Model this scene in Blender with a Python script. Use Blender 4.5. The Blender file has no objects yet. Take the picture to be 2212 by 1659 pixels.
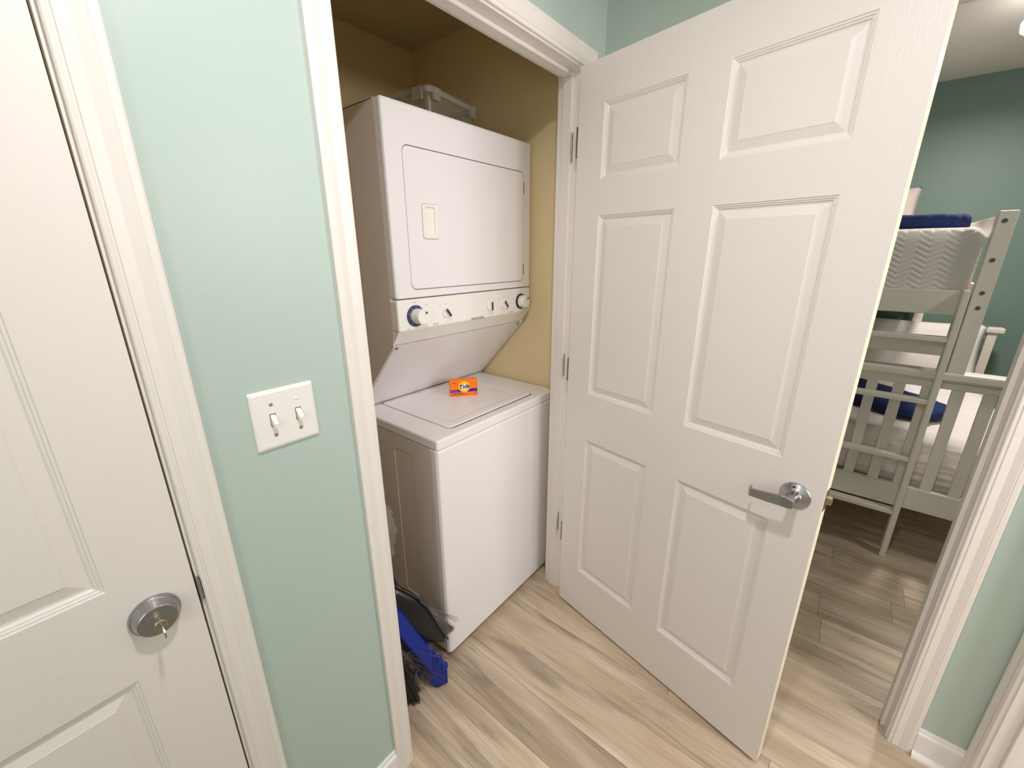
import bpy, bmesh, math, random
from mathutils import Vector, Matrix, noise
from mathutils.geometry import tessellate_polygon
random.seed(7)
S = bpy.context.scene
COL = S.collection

# ------------------------------------------------------------------ camera
F, PITCH, YAW, ROLL = 892.4, 17.58, 50.95, -0.12
cam = bpy.data.cameras.new('camera'); camo = bpy.data.objects.new('camera', cam); COL.objects.link(camo)
p_, y_, r_ = (math.radians(a) for a in (PITCH, YAW, ROLL))
fwd = Vector((math.sin(y_)*math.cos(p_), math.cos(y_)*math.cos(p_), -math.sin(p_)))
rt = Vector((math.cos(y_), -math.sin(y_), 0)); up = rt.cross(fwd)
r2 = rt*math.cos(r_)+up*math.sin(r_); u2 = -rt*math.sin(r_)+up*math.cos(r_)
M = Matrix((r2, u2, -fwd)).transposed().to_4x4(); M.translation = Vector((-.4831, -.7981, 1.4976))
camo.matrix_world = M
cam.sensor_fit = 'HORIZONTAL'; cam.sensor_width = 36; cam.lens = F/2212*36; cam.clip_start = .02
S.camera = camo

# ------------------------------------------------------------------ world, lights, exposure
w = bpy.data.worlds.new('world'); S.world = w; w.use_nodes = True
w.node_tree.nodes['Background'].inputs[0].default_value = (.9, .85, .8, 1)
w.node_tree.nodes['Background'].inputs[1].default_value = .1
S.view_settings.view_transform = 'Standard'; S.view_settings.look = 'None'
S.view_settings.gamma = 1; S.view_settings.use_curve_mapping = False
S.view_settings.exposure = 0.45
S.cycles.max_bounces = 12; S.cycles.diffuse_bounces = 8
def lamp(name, loc, power, color, radius):
    d = bpy.data.lights.new(name, 'POINT'); d.energy = power; d.color = color; d.shadow_soft_size = radius
    o = bpy.data.objects.new(name, d); o.location = loc; COL.objects.link(o); return o
def area(name, loc, aim, power, color, shape, size, size_y=None):
    d = bpy.data.lights.new(name, 'AREA'); d.energy = power; d.color = color; d.shape = shape; d.size = size
    if size_y: d.size_y = size_y
    o = bpy.data.objects.new(name, d); o.location = loc; COL.objects.link(o)
    o.rotation_euler = (Vector(aim)-Vector(loc)).to_track_quat('-Z', 'Y').to_euler(); return o
area('hall_ceiling_lamp', (-.22, -.68, 2.345), (-.22, -.68, 0), 10, (1, .93, .94), 'DISK', .10)
area('hall_left_fill', (-1.5, -1.1, 1.45), (.9, -.75, .75), 7, (1, .93, .88), 'RECTANGLE', .8, .9)  # added fill from the hall's left end, brightens the open door and mint wall
area('right_doorway_fill', (.30, -2.50, 1.75), (.42, 0, .95), 26, (1, .93, .93), 'RECTANGLE', .9, .5)  # added frontal fill through the right doorway, brightens washer and closet
area('bedroom_ceiling_lamp', (2.95, -1.38, 2.44), (2.95, -1.38, 0), 21, (1, .90, .85), 'DISK', .25)
area('bedroom_front_fill', (1.65, -2.2, 2.5), (2.1, -1.2, .6), 8, (1, .90, .84), 'DISK', .3)  # added out-of-view fill for the bed faces turned to the hall

# ------------------------------------------------------------------ materials
def new_mat(name):
    m = bpy.data.materials.new(name); m.use_nodes = True
    nt = m.node_tree; return m, nt, nt.nodes['Principled BSDF']
def lin(c): return tuple(((v/255)/12.92 if v/255 <= .04045 else ((v/255+.055)/1.055)**2.4) for v in c)
def mat(name, col, rough=.5, metal=0, bump=0, bscale=200, stretch=(1, 1, 1), vary=0, coord='Object', trans=0, alpha=1, ior=1.45, vscale=6):
    m, nt, b = new_mat(name)
    col = tuple(col)
    b.inputs['Base Color'].default_value = (*col, 1); b.inputs['Roughness'].default_value = rough
    b.inputs['Metallic'].default_value = metal; b.inputs['IOR'].default_value = ior
    b.inputs['Transmission Weight'].default_value = trans; b.inputs['Alpha'].default_value = alpha
    tc = nt.nodes.new('ShaderNodeTexCoord'); mp = nt.nodes.new('ShaderNodeMapping'); mp.inputs['Scale'].default_value = stretch
    nt.links.new(tc.outputs[coord], mp.inputs['Vector'])
    if bump:
        n = nt.nodes.new('ShaderNodeTexNoise'); n.inputs['Scale'].default_value = bscale; n.inputs['Detail'].default_value = 3
        nt.links.new(mp.outputs[0], n.inputs['Vector'])
        bp = nt.nodes.new('ShaderNodeBump'); bp.inputs['Strength'].default_value = min(1, bump); bp.inputs['Distance'].default_value = .001
        nt.links.new(n.outputs['Fac'], bp.inputs['Height']); nt.links.new(bp.outputs[0], b.inputs['Normal'])
    n = nt.nodes.new('ShaderNodeTexNoise'); n.inputs['Scale'].default_value = vscale; n.inputs['Detail'].default_value = 4
    nt.links.new(tc.outputs[coord], n.inputs['Vector'])
    mx = nt.nodes.new('ShaderNodeMix'); mx.data_type = 'RGBA'
    mx.inputs[6].default_value = (*col, 1); mx.inputs[7].default_value = (*[c*(1-vary) for c in col], 1)
    nt.links.new(n.outputs['Fac'], mx.inputs[0]); nt.links.new(mx.outputs[2], b.inputs['Base Color'])
    return m
MINT = mat('mint_wall_paint', (.455, .558, .508), .38, bump=.12, bscale=260, vary=.05, coord='Object')
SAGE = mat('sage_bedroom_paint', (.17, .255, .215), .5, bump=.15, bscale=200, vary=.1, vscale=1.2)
YELLOW = mat('yellow_closet_paint', (.74, .61, .36), .6, bump=.15, bscale=220, vary=.05)
CEIL = mat('ceiling_white', (.72, .68, .62), .8, bump=.3, bscale=150)
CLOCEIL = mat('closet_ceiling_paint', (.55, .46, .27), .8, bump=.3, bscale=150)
TRIM = mat('trim_enamel', (.80, .755, .715), .32, bump=.05, bscale=120, stretch=(6, 6, 1), vary=.03)
DOORW = mat('door_enamel_woodgrain', (.79, .74, .71), .40, bump=.3, bscale=60, stretch=(9, 9, .7), vary=.02)
DOORR = mat('door_enamel_rail_grain', (.79, .74, .71), .40, bump=.26, bscale=60, stretch=(.7, 9, 9), vary=.02)
EDGE = mat('door_edge_enamel', (.84, .76, .60), .45, vary=.04)
BASEW = mat('baseboard_enamel', (.82, .80, .79), .35, vary=.03)
APPL = mat('appliance_white_enamel', (.80, .785, .79), .16, bump=.05, bscale=700, vary=.01)
APPT = mat('appliance_textured_white', (.80, .785, .79), .22, bump=.10, bscale=500, vary=.01)
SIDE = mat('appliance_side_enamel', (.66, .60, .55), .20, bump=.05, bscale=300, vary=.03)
PLAST = mat('white_plastic', (.82, .80, .77), .3, vary=.01)
CREAM = mat('cream_plastic', (.82, .81, .75), .35, vary=.01)
GAP = mat('dark_gap', (.02, .018, .015), .7)
BLACK = mat('black_plastic', (.012, .011, .012), .28, bump=.05, bscale=300, vary=.2)
GREYP = mat('charcoal_plastic', (.05, .048, .05), .2, vary=.1)
NAVYD = mat('navy_dial_plastic', (.03, .045, .12), .35, vary=.05)
DKDIAL = mat('charcoal_dial_plastic', (.018, .018, .022), .35, vary=.05)
PRINT = mat('grey_print', (.34, .32, .30), .6)
LOGO = mat('silver_brown_logo', (.25, .20, .17), .4)
STEEL = mat('brushed_nickel', (.42, .41, .42), .30, metal=1, bump=.25, bscale=60, stretch=(1, 1, 14), vary=.1)
STEELD = mat('dull_zinc', (.30, .27, .24), .45, metal=1, vary=.2, vscale=40)
BRASS = mat('brass_latch', (.52, .45, .33), .3, metal=1, vary=.1)
SCREW = mat('screw_steel', (.45, .42, .36), .35, metal=1)
BLUEP = mat('royal_blue_plastic', (.004, .022, .27), .35, bump=.05, bscale=90, vary=.2)
BRIST = mat('grey_bristle', (.055, .052, .045), .55, vary=.4, vscale=60)
BRISTB = mat('light_grey_bristle', (.16, .155, .14), .5, vary=.4, vscale=60)
ORANGE = mat('orange_carton', (.95, .20, .002), .35, vary=.03)
YEL = mat('yellow_print', (1, .70, .01), .4)
NAVYP = mat('indigo_print', (.05, .012, .26), .4)
LILAC = mat('lilac_print', (.22, .15, .55), .4)
BROWNP = mat('brown_print', (.45, .07, .004), .5)
WHITEP = mat('white_print', (.9, .87, .8), .4)
BEDW = mat('bunk_white_lacquer', (.78, .74, .66), .4, bump=.05, vary=.03)
CAPG = mat('grey_bolt_cap_gap_shade', (.14, .13, .12), .5)
QUILT = mat('white_quilt_fabric', (.80, .75, .72), .9, bump=.4, bscale=400, vary=.04)
PILLOW = mat('grey_linen_fabric', (.36, .32, .29), .9, bump=.5, bscale=500, vary=.1)
NAVYF = mat('navy_knit_fabric', (.012, .028, .12), .95, bump=1, bscale=160, stretch=(1, 3, 1), vary=.4, vscale=60)
def glassy(name, col, rough, alpha):
    m = mat(name, col, rough, alpha=alpha); return m
BIN = glassy('frosted_bin_plastic', (.40, .39, .32), .25, .20)
BINR = glassy('frosted_bin_rim', (.50, .48, .40), .3, .42)
FILM = mat('clear_plastic_film', (.9, .88, .85), .06, alpha=.07)
def emis(name, col, st):
    m, nt, b = new_mat(name); b.inputs['Emission Color'].default_value = (*col, 1); b.inputs['Emission Strength'].default_value = st
    b.inputs['Base Color'].default_value = (*col, 1); return m
GLOW = emis('lit_frosted_glass', (1, .95, .92), 5)

def plank_mat():
    m, nt, b = new_mat('vinyl_plank_oak'); N = nt.nodes; L = nt.links
    tc = N.new('ShaderNodeTexCoord'); oi = N.new('ShaderNodeObjectInfo')
    mul = N.new('ShaderNodeVectorMath'); mul.operation = 'SCALE'; mul.inputs[0].default_value = (13, 37, 5); L.new(oi.outputs['Random'], mul.inputs['Scale'])
    add = N.new('ShaderNodeVectorMath'); L.new(tc.outputs['Object'], add.inputs[0]); L.new(mul.outputs[0], add.inputs[1])
    def noi(sx, sy, det, dist=0):
        mp = N.new('ShaderNodeMapping'); mp.inputs['Scale'].default_value = (sx, sy, 1); L.new(add.outputs[0], mp.inputs[0])
        n = N.new('ShaderNodeTexNoise'); n.inputs['Scale'].default_value = 1; n.inputs['Detail'].default_value = det; n.inputs['Distortion'].default_value = dist
        L.new(mp.outputs[0], n.inputs['Vector']); return n.outputs['Fac']
    def ramp(fac, a, bb, ca, cb):
        r = N.new('ShaderNodeValToRGB'); r.color_ramp.elements[0].position = a; r.color_ramp.elements[1].position = bb
        r.color_ramp.elements[0].color = (*ca, 1); r.color_ramp.elements[1].color = (*cb, 1); L.new(fac, r.inputs[0]); return r.outputs[0]
    def mix(fac, a, bb, mode='MIX'):
        x = N.new('ShaderNodeMix'); x.data_type = 'RGBA'; x.blend_type = mode
        if isinstance(fac, float): x.inputs[0].default_value = fac
        else: L.new(fac, x.inputs[0])
        L.new(a, x.inputs[6]); L.new(bb, x.inputs[7]) if not isinstance(bb, tuple) else setattr(x.inputs[7], 'default_value', (*bb, 1)); return x.outputs[2]
    base = ramp(noi(14, 1.6, 5, .6), .35, .66, (.50, .385, .265), (.72, .60, .45))
    warm = ramp(noi(22, 2.2, 4, 1.0), .55, .72, (0, 0, 0), (.6, .6, .6))
    c = mix(warm, base, (.50, .34, .24))
    dark = ramp(noi(18, 1.5, 6, 1.6), .54, .70, (0, 0, 0), (.75, .75, .75))
    c = mix(dark, c, (.29, .24, .19))
    fine = ramp(noi(260, 7, 3), .3, .7, (.84, .84, .84), (1.05, 1.05, 1.05))
    c = mix(1.0, c, fine, 'MULTIPLY')
    pr = N.new('ShaderNodeMapRange'); L.new(oi.outputs['Random'], pr.inputs[0]); pr.inputs[3].default_value = .84; pr.inputs[4].default_value = 1.06
    vm = N.new('ShaderNodeVectorMath'); vm.operation = 'SCALE'; L.new(c, vm.inputs[0]); L.new(pr.outputs[0], vm.inputs['Scale'])
    L.new(vm.outputs[0], b.inputs['Base Color']); b.inputs['Roughness'].default_value = .42
    bp = N.new('ShaderNodeBump'); bp.inputs['Strength'].default_value = .25; bp.inputs['Distance'].default_value = .0008
    L.new(noi(180, 6, 3), bp.inputs['Height']); L.new(bp.outputs[0], b.inputs['Normal'])
    return m
PLANK = plank_mat()

# ------------------------------------------------------------------ helpers
WPOS = {}
def tag(o, label=None, cat=None, group=None, kind=None):
    if label: o['label'] = label
    if cat: o['category'] = cat
    if group: o['group'] = group
    if kind: o['kind'] = kind
    return o
def empty(name, loc, label, cat, group=None, kind=None):
    o = bpy.data.objects.new(name, None); COL.objects.link(o); o.location = loc; o.empty_display_size = .05
    WPOS[o.name] = Vector(loc); return tag(o, label, cat, group, kind)
def mk(name, bm, m, parent=None, label=None, cat=None, kind=None, smooth=False, bevel=0, seg=2, group=None, sub=0):
    """link a bmesh given in its thing's space (world space unless the thing is rotated)"""
    me = bpy.data.meshes.new(name)
    vs = [v.co for v in bm.verts]
    lo = Vector([min(v[i] for v in vs) for i in range(3)]); hi = Vector([max(v[i] for v in vs) for i in range(3)])
    c = Vector(((lo.x+hi.x)/2, (lo.y+hi.y)/2, lo.z))
    for v in bm.verts: v.co -= c
    bm.to_mesh(me); bm.free()
    for mm in (m if isinstance(m, (list, tuple)) else [m]): me.materials.append(mm)
    if smooth:
        for p in me.polygons: p.use_smooth = True
    o = bpy.data.objects.new(name, me); COL.objects.link(o)
    if parent:
        o.parent = parent; o.location = c-WPOS[parent.name]
    else: o.location = c
    WPOS[o.name] = c
    if bevel:
        b = o.modifiers.new('bevel', 'BEVEL'); b.width = bevel; b.segments = seg; b.limit_method = 'ANGLE'; b.angle_limit = .6; b.harden_normals = False
    if sub:
        b = o.modifiers.new('sub', 'SUBSURF'); b.levels = sub; b.render_levels = sub
    return tag(o, label, cat, group, kind)
def box(bm, x0, y0, z0, x1, y1, z1, mi=0):
    vs = [bm.verts.new((x, y, z)) for z in (z0, z1) for (x, y) in ((x0, y0), (x1, y0), (x1, y1), (x0, y1))]
    fs = [(3, 2, 1, 0), (4, 5, 6, 7), (0, 1, 5, 4), (1, 2, 6, 5), (2, 3, 7, 6), (3, 0, 4, 7)]
    out = []
    for f in fs:
        q = bm.faces.new([vs[i] for i in f]); q.material_index = mi; out.append(q)
    return out
def B(*a):
    bm = bmesh.new()
    for t in (a if isinstance(a[0], (tuple, list)) else [a]): box(bm, *t)
    return bm
def fixn(bm):
    bmesh.ops.recalc_face_normals(bm, faces=bm.faces); return bm
def loft(bm, rings, cap0=True, cap1=True, closed=True):
    R = [[bm.verts.new(p) for p in r] for r in rings]; n = len(R[0])
    for a, b in zip(R[:-1], R[1:]):
        for i in range(n if closed else n-1):
            j = (i+1) % n; bm.faces.new((a[i], a[j], b[j], b[i]))
    if cap0: bm.faces.new(R[0][::-1])
    if cap1: bm.faces.new(R[-1])
    return R
def tube(bm, pts, rad, n=8, cap=True):
    pts = [Vector(p) for p in pts]; rr = rad if isinstance(rad, (list, tuple)) else [rad]*len(pts); rings = []
    t0 = (pts[1]-pts[0]).normalized(); a = Vector((0, 0, 1)) if abs(t0.z) < .9 else Vector((1, 0, 0)); u = t0.cross(a).normalized()
    for i, p in enumerate(pts):
        t = (pts[min(i+1, len(pts)-1)]-pts[max(i-1, 0)]).normalized(); u = (u-t*u.dot(t)).normalized(); v = t.cross(u)
        rings.append([p+(u*math.cos(2*math.pi*k/n)+v*math.sin(2*math.pi*k/n))*rr[i] for k in range(n)])
    loft(bm, rings, cap, cap)
def lathe(bm, prof, O, A, n=32):
    """prof: (radius, height along axis A)"""
    O = Vector(O); A = Vector(A).normalized(); a = Vector((0, 0, 1)) if abs(A.z) < .9 else Vector((1, 0, 0)); u = A.cross(a).normalized(); v = A.cross(u)
    loft(bm, [[O+A*h+(u*math.cos(2*math.pi*k/n)+v*math.sin(2*math.pi*k/n))*max(r, 1e-5) for k in range(n)] for r, h in prof])
def rr(x0, z0, x1, z1, r, n=5):
    out = []
    for cx, cz, a0 in ((x1-r, z1-r, 0), (x0+r, z1-r, 90), (x0+r, z0+r, 180), (x1-r, z0+r, 270)):
        for k in range(n+1):
            a = math.radians(a0+90*k/n); out.append((cx+r*math.cos(a), cz+r*math.sin(a)))
    return out
def plate(bm, outer, holes, f):
    """flat plate with holes: f maps (u,v)->3-D"""
    loops = [[Vector((u, v, 0)) for u, v in l] for l in [outer]+holes]
    flat = [p for l in loops for p in l]; vs = [bm.verts.new(f(p.x, p.y)) for p in flat]
    for t in tessellate_polygon(loops):
        try: bm.faces.new([vs[i] for i in t])
        except ValueError: pass
    bmesh.ops.remove_doubles(bm, verts=bm.verts, dist=1e-6)
def text(name, body, size, loc, ux, uz, m, parent, depth=.0004, shear=0, align='CENTER', bold=0):
    cu = bpy.data.curves.new(name, 'FONT'); cu.body = body; cu.size = size; cu.extrude = depth; cu.align_x = align; cu.align_y = 'CENTER'; cu.shear = shear; cu.offset = bold; cu.resolution_u = 3
    t = bpy.data.objects.new(name, cu); COL.objects.link(t)
    dg = bpy.context.evaluated_depsgraph_get(); me = bpy.data.meshes.new_from_object(t.evaluated_get(dg)); bpy.data.objects.remove(t)
    ux = Vector(ux).normalized(); uz = Vector(uz).normalized(); nn = ux.cross(uz)
    for v in me.vertices: v.co = ux*v.co.x+uz*v.co.y+nn*v.co.z
    me.materials.clear(); me.materials.append(m)
    o = bpy.data.objects.new(name, me); COL.objects.link(o); o.parent = parent; o.location = Vector(loc)-WPOS[parent.name]; return o

# ------------------------------------------------------------------ dimensions
H = 2.054; WO = .870; JD = .0975; CH = 2.382; XE = 1.0; YR = -1.32; YC0 = -1.148; BX1 = 4.15; BCH = 2.66

# floor and planks
fl = mk('floor', B(-1.6, -2.8, -.06, BX1+.1, 1.1, -.0045), GAP, None, 'light oak-look vinyl plank floor running from hall into closet and bedroom', 'floor', 'structure')
PW = .148; pm = {}
def plank_obj(x, ya, yb):
    L = round(yb-ya, 3)
    if L not in pm:
        bm = B(-PW/2+.0004, -L/2+.0004, -.0045, PW/2-.0004, L/2-.0004, 0)
        top = [e for e in bm.edges if all(v.co.z > -.001 for v in e.verts)]
        bmesh.ops.bevel(bm, geom=top, offset=.0004, segments=1, affect='EDGES')
        me = bpy.data.meshes.new('plank'); bm.to_mesh(me); bm.free(); me.materials.append(PLANK); pm[L] = me
    o = bpy.data.objects.new('plank', pm[L]); COL.objects.link(o); o.parent = fl; o.location = Vector((x, (ya+yb)/2, 0))-WPOS['floor']
ends = {8: [-.955], 9: [-.94], 10: [-1.19], 12: [-.97], 13: [-1.4]}
for k in range(-11, 27):
    xc = .10+PW*(k+.5)
    if xc > BX1: continue
    lo, hi = (YR if xc < -.6 else -2.7, 1.0) if xc < 1.06 else (-2.5, -.2)
    rnd = random.Random(k*17+3); cut = [rnd.choice([0, .3, .6, .9])+rnd.random()*.25]
    y = (ends[k][0] if k in ends else -2.5+cut[0])
    c = [y+1.22*j for j in range(-4, 5)]
    c = [lo]+[q for q in c if lo+.08 < q < hi-.08]+[hi]
    for a, b in zip(c[:-1], c[1:]): plank_obj(xc, a, b)

# walls
def wall(name, boxes, mats, label, pick=None, bev=0):
    bm = bmesh.new()
    for b in boxes: box(bm, *b)
    if pick:
        for f in bm.faces: f.normal_update(); f.material_index = pick(f)
    return mk(name, bm, mats, None, label, 'wall', 'structure')
ys = JD
wall('wall_front', [(-1.6, 0, 0, -1.24, ys, CH), (-1.24, 0, H+.018, -.359, ys, CH), (-.359, 0, 0, -.013, ys, CH), (-.013, 0, H+.018, WO+.018, ys, CH), (WO+.018, 0, 0, XE, ys, CH)],
     [MINT, YELLOW], 'pale mint hall wall around the laundry closet opening, with the double switch', lambda f: 1 if f.normal.y > .9 else 0)
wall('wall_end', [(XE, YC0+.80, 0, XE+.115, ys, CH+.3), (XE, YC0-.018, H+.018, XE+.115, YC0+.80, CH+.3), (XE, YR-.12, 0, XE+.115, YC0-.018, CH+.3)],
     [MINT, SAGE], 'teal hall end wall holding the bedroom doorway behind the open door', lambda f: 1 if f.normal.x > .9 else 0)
wall('wall_right', [(.953, YR-.13, 0, XE, YR, CH), (.1, YR-.13, H+.018, .953, YR, CH), (-1.6, YR-.13, 0, .1, YR, CH)], MINT, 'mint hall side wall at the lower right corner')
wall('wall_left', [(-1.72, YR-.13, 0, -1.6, ys, CH)], MINT, 'mint wall closing the hall at the left')
wall('wall_closet_left', [(-.16, ys, 0, -.06, 1.1, CH)], YELLOW, 'yellow left side wall inside the closet')
wall('wall_closet_right', [(.995, ys, 0, 1.115, 1.1, CH)], YELLOW, 'yellow side wall inside the closet right of the laundry machine')
wall('wall_closet_back', [(-.06, .993, 0, .995, 1.1, CH)], YELLOW, 'yellow back wall of the closet behind the laundry machine')
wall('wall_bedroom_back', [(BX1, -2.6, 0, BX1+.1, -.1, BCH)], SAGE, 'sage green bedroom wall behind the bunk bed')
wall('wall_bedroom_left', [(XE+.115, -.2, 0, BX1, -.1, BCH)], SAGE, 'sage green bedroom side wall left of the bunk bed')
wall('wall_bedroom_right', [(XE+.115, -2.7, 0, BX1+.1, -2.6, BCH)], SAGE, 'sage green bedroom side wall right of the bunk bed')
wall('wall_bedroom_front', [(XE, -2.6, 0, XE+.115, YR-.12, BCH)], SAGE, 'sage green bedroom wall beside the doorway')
mk('ceiling', B(-1.72, YR-.13, CH, XE, ys, CH+.05), CEIL, None, 'white hall ceiling', 'ceiling', 'structure')
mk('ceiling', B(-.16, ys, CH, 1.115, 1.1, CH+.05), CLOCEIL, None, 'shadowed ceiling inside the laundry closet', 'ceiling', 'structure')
wall('wall_bathroom_back', [(-.6, -2.8, 0, XE, -2.7, CH)], TRIM, 'white bathroom wall beyond the right hand doorway')
wall('wall_bathroom_left', [(-.7, -2.8, 0, -.6, YR-.13, CH)], TRIM, 'white bathroom side wall beyond the right hand doorway')
mk('ceiling', B(-.7, -2.8, CH, XE, YR-.13, CH+.05), CEIL, None, 'white bathroom ceiling beyond the right hand doorway', 'ceiling', 'structure')
mk('ceiling', B(XE, -2.7, BCH, BX1+.1, -.1, BCH+.05), CEIL, None, 'white bedroom ceiling above the bunk bed', 'ceiling', 'structure')

# casings (mitred), jambs and stops
PROF = [(0, 0), (0, .0075), (.002, .0095), (.0055, .010), (.008, .008), (.010, .0085), (.011, .0105), (.026, .0095), (.033, .0115), (.040, .0135), (.0415, .0125), (.043, .0138), (.0515, .0138), (.0547, .012), (.0547, 0)]
def casing(parent, f, x0, x1, H0):
    """f(u, t, z): u along the wall, t out of it"""
    for sgn, xx in ((-1, x0), (1, x1)):
        bm = bmesh.new()
        loft(bm, [[f(xx+sgn*w_, t, 0) for w_, t in PROF], [f(xx+sgn*w_, t, H0+w_) for w_, t in PROF]]); mk('casing', fixn(bm), TRIM, parent)
    bm = bmesh.new(); loft(bm, [[f(x0-w_, t, H0+w_) for w_, t in PROF], [f(x1+w_, t, H0+w_) for w_, t in PROF]]); mk('casing', fixn(bm), TRIM, parent)
def fbox(f, u0, t0, z0, u1, t1, z1):
    a = f(u0, t0, z0); b = f(u1, t1, z1)
    return (min(a[0], b[0]), min(a[1], b[1]), min(a[2], b[2]), max(a[0], b[0]), max(a[1], b[1]), max(a[2], b[2]))
def frame(name, f, x0, x1, depth, label, loc, stop=(.038, .072), rev=.005):
    e = empty(name, loc, label, 'door frame', None, 'structure')
    mk('side_jamb', B(*fbox(f, x0-.018, -depth, 0, x0, 0, H)), TRIM, e, bevel=.001)
    mk('side_jamb', B(*fbox(f, x1, -depth, 0, x1+.018, 0, H)), TRIM, e, bevel=.001)
    mk('head_jamb', B(*fbox(f, x0-.018, -depth, H, x1+.018, 0, H+.018)), TRIM, e, bevel=.001)
    s0, s1 = stop
    mk('door_stop', B(*fbox(f, x0, -s1, 0, x0+.011, -s0, H-.011)), TRIM, e, bevel=.002)
    mk('door_stop', B(*fbox(f, x1-.011, -s1, 0, x1, -s0, H-.011)), TRIM, e, bevel=.002)
    mk('door_stop', B(*fbox(f, x0, -s1, H-.011, x1, -s0, H)), TRIM, e, bevel=.002)
    casing(e, f, x0-rev, x1+rev, H+rev)
    return e
ff = lambda u, t, z: (u, -t, z)
D1X1 = -.377; DW = .837; D1X0 = D1X1-.006-DW
tr1 = frame('trim_1', ff, D1X0-.003, D1X1+.003-.003, JD, 'white moulded casing and jamb around the closed door at the left', (-.8, 0, 0))
tr2 = frame('trim_2', ff, .005, WO, JD, 'white moulded casing and jamb around the laundry closet opening', (.43, 0, 0))
fe = lambda u, t, z: (XE-t, u, z)
tr3 = frame('trim_3', fe, YC0, YC0+.78, .115, 'white casing and jamb around the bedroom doorway', (XE, -.76, 0))
fr = lambda u, t, z: (u, YR+t, z)
tr4 = frame('trim_4', fr, .118, .935, .13, 'white door casing and jamb at the lower right corner', (.53, YR, 0), stop=(.028, .045))
mk('strike_plate', B(D1X1-.0012, -.001, .905, D1X1, .020, .968), STEELD, tr1, 'dull metal strike plate', bevel=.0005)
bm = bmesh.new(); loft(bm, [[(D1X1-.0005, -.003, .912), (D1X1+.003, -.0085, .915), (D1X1+.0045, -.006, .915), (D1X1, 0, .912)], [(D1X1-.0005, -.003, .962), (D1X1+.003, -.0085, .958), (D1X1+.0045, -.006, .958), (D1X1, 0, .962)]])
mk('strike_lip', fixn(bm), STEEL, tr1)

# baseboards
BP = [(0, 0), (.013, 0), (.013, .085), (.0115, .089), (.0075, .093), (.0065, .101), (.004, .104), (0, .104)]
SH = [(.013, 0), (.027, 0), (.0265, .008), (.023, .015), (.017, .0185), (.013, .019)]
def baseboard(name, f, a, b, label, shoe=True):
    e = empty(name, f((a+b)/2, 0, 0), label, 'baseboard', None, 'structure')
    for nm, pr, m_ in (('board', BP, BASEW), ('shoe_moulding', SH, BASEW))[:2 if shoe else 1]:
        bm = bmesh.new(); loft(bm, [[f(a, t, z) for t, z in pr], [f(b, t, z) for t, z in pr]]); mk(nm, fixn(bm), m_, e)
baseboard('baseboard_front', ff, -.3145, -.0548, 'white baseboard on the mint wall under the light switch', False)
baseboard('baseboard_end', fe, YR, YC0-.0602, 'short white baseboard with shoe moulding on the teal wall at lower right')
fb = lambda u, t, z: (BX1-t, u, z)
baseboard('baseboard_back', fb, -2.6, -.2, 'white baseboard behind the bunk bed', False)

# ------------------------------------------------------------------ doors
COLS = [(.102, .365), (.472, .735)]; ROWS = [(.208, .813), (.994, 1.600), (1.704, 1.914)]; DH = 2.03; TH = .035
def six_panel(name, loc, rot, label, W=DW):
    e = empty(name, loc, label, 'door', None, 'structure'); e.rotation_euler = (0, 0, rot); WPOS[e.name] = Vector((0, 0, 0))
    xs = [0]+[v for c in COLS for v in c]+[W]; zs = [0]+[v for r in ROWS for v in r]+[DH]
    bm = bmesh.new()
    for yy, flip in ((0, False), (TH, True)):
        g = [[bm.verts.new((x, yy, z)) for z in zs] for x in xs]
        for i in range(len(xs)-1):
            for j in range(len(zs)-1):
                if i % 2 == 1 and j % 2 == 1: continue
                q = (g[i][j], g[i+1][j], g[i+1][j+1], g[i][j+1]); fc = bm.faces.new(q[::-1] if flip else q)
                fc.material_index = 1 if (j % 2 == 0 and 1 <= i <= 3) else 0
    c = [(0, 0), (W, 0), (W, TH), (0, TH)]
    for i in (1, 3):
        (xa, ya), (xb, yb) = c[i], c[(i+1) % 4]
        q = bm.faces.new([bm.verts.new(p) for p in ((xb, yb, 0), (xb, yb, DH), (xa, ya, DH), (xa, ya, 0))]); q.material_index = 2 if i % 2 else 0
    for z in (0, DH): q = bm.faces.new([bm.verts.new((x, y, z)) for x, y in c]); q.material_index = 2
    bmesh.ops.remove_doubles(bm, verts=bm.verts, dist=1e-5)
    bmesh.ops.recalc_face_normals(bm, faces=bm.faces)
    mk('slab', bm, [DOORW, DOORR, EDGE], e, bevel=.0012, seg=2)
    RG = [(0, 0), (.0015, .0022), (.0045, .0026), (.006, .0048), (.0085, .0052), (.0115, .0085), (.0150, .009), (.0345, .0030), (.0352, .0022)]
    for a, b in COLS:
        for z0, z1 in ROWS:
            bm = bmesh.new()
            for yy, s in ((0, 1), (TH, -1)):
                loft(bm, [[(a+i, yy+s*d, z0+i), (b-i, yy+s*d, z0+i), (b-i, yy+s*d, z1-i), (a+i, yy+s*d, z1-i)] for i, d in RG], cap0=False)
            mk('panel', fixn(bm), DOORW, e)
    return e
d1 = six_panel('door_1', (D1X1-.003-DW, 0, .012), 0, 'closed white six-panel door at the left edge with a deadbolt and key')
PHI = math.radians(-11.6136)
d2 = six_panel('door_2', (.8175, -.0173, .012), math.atan2(-math.cos(PHI), math.sin(PHI)), 'open white six-panel closet door with a lever handle')
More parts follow.
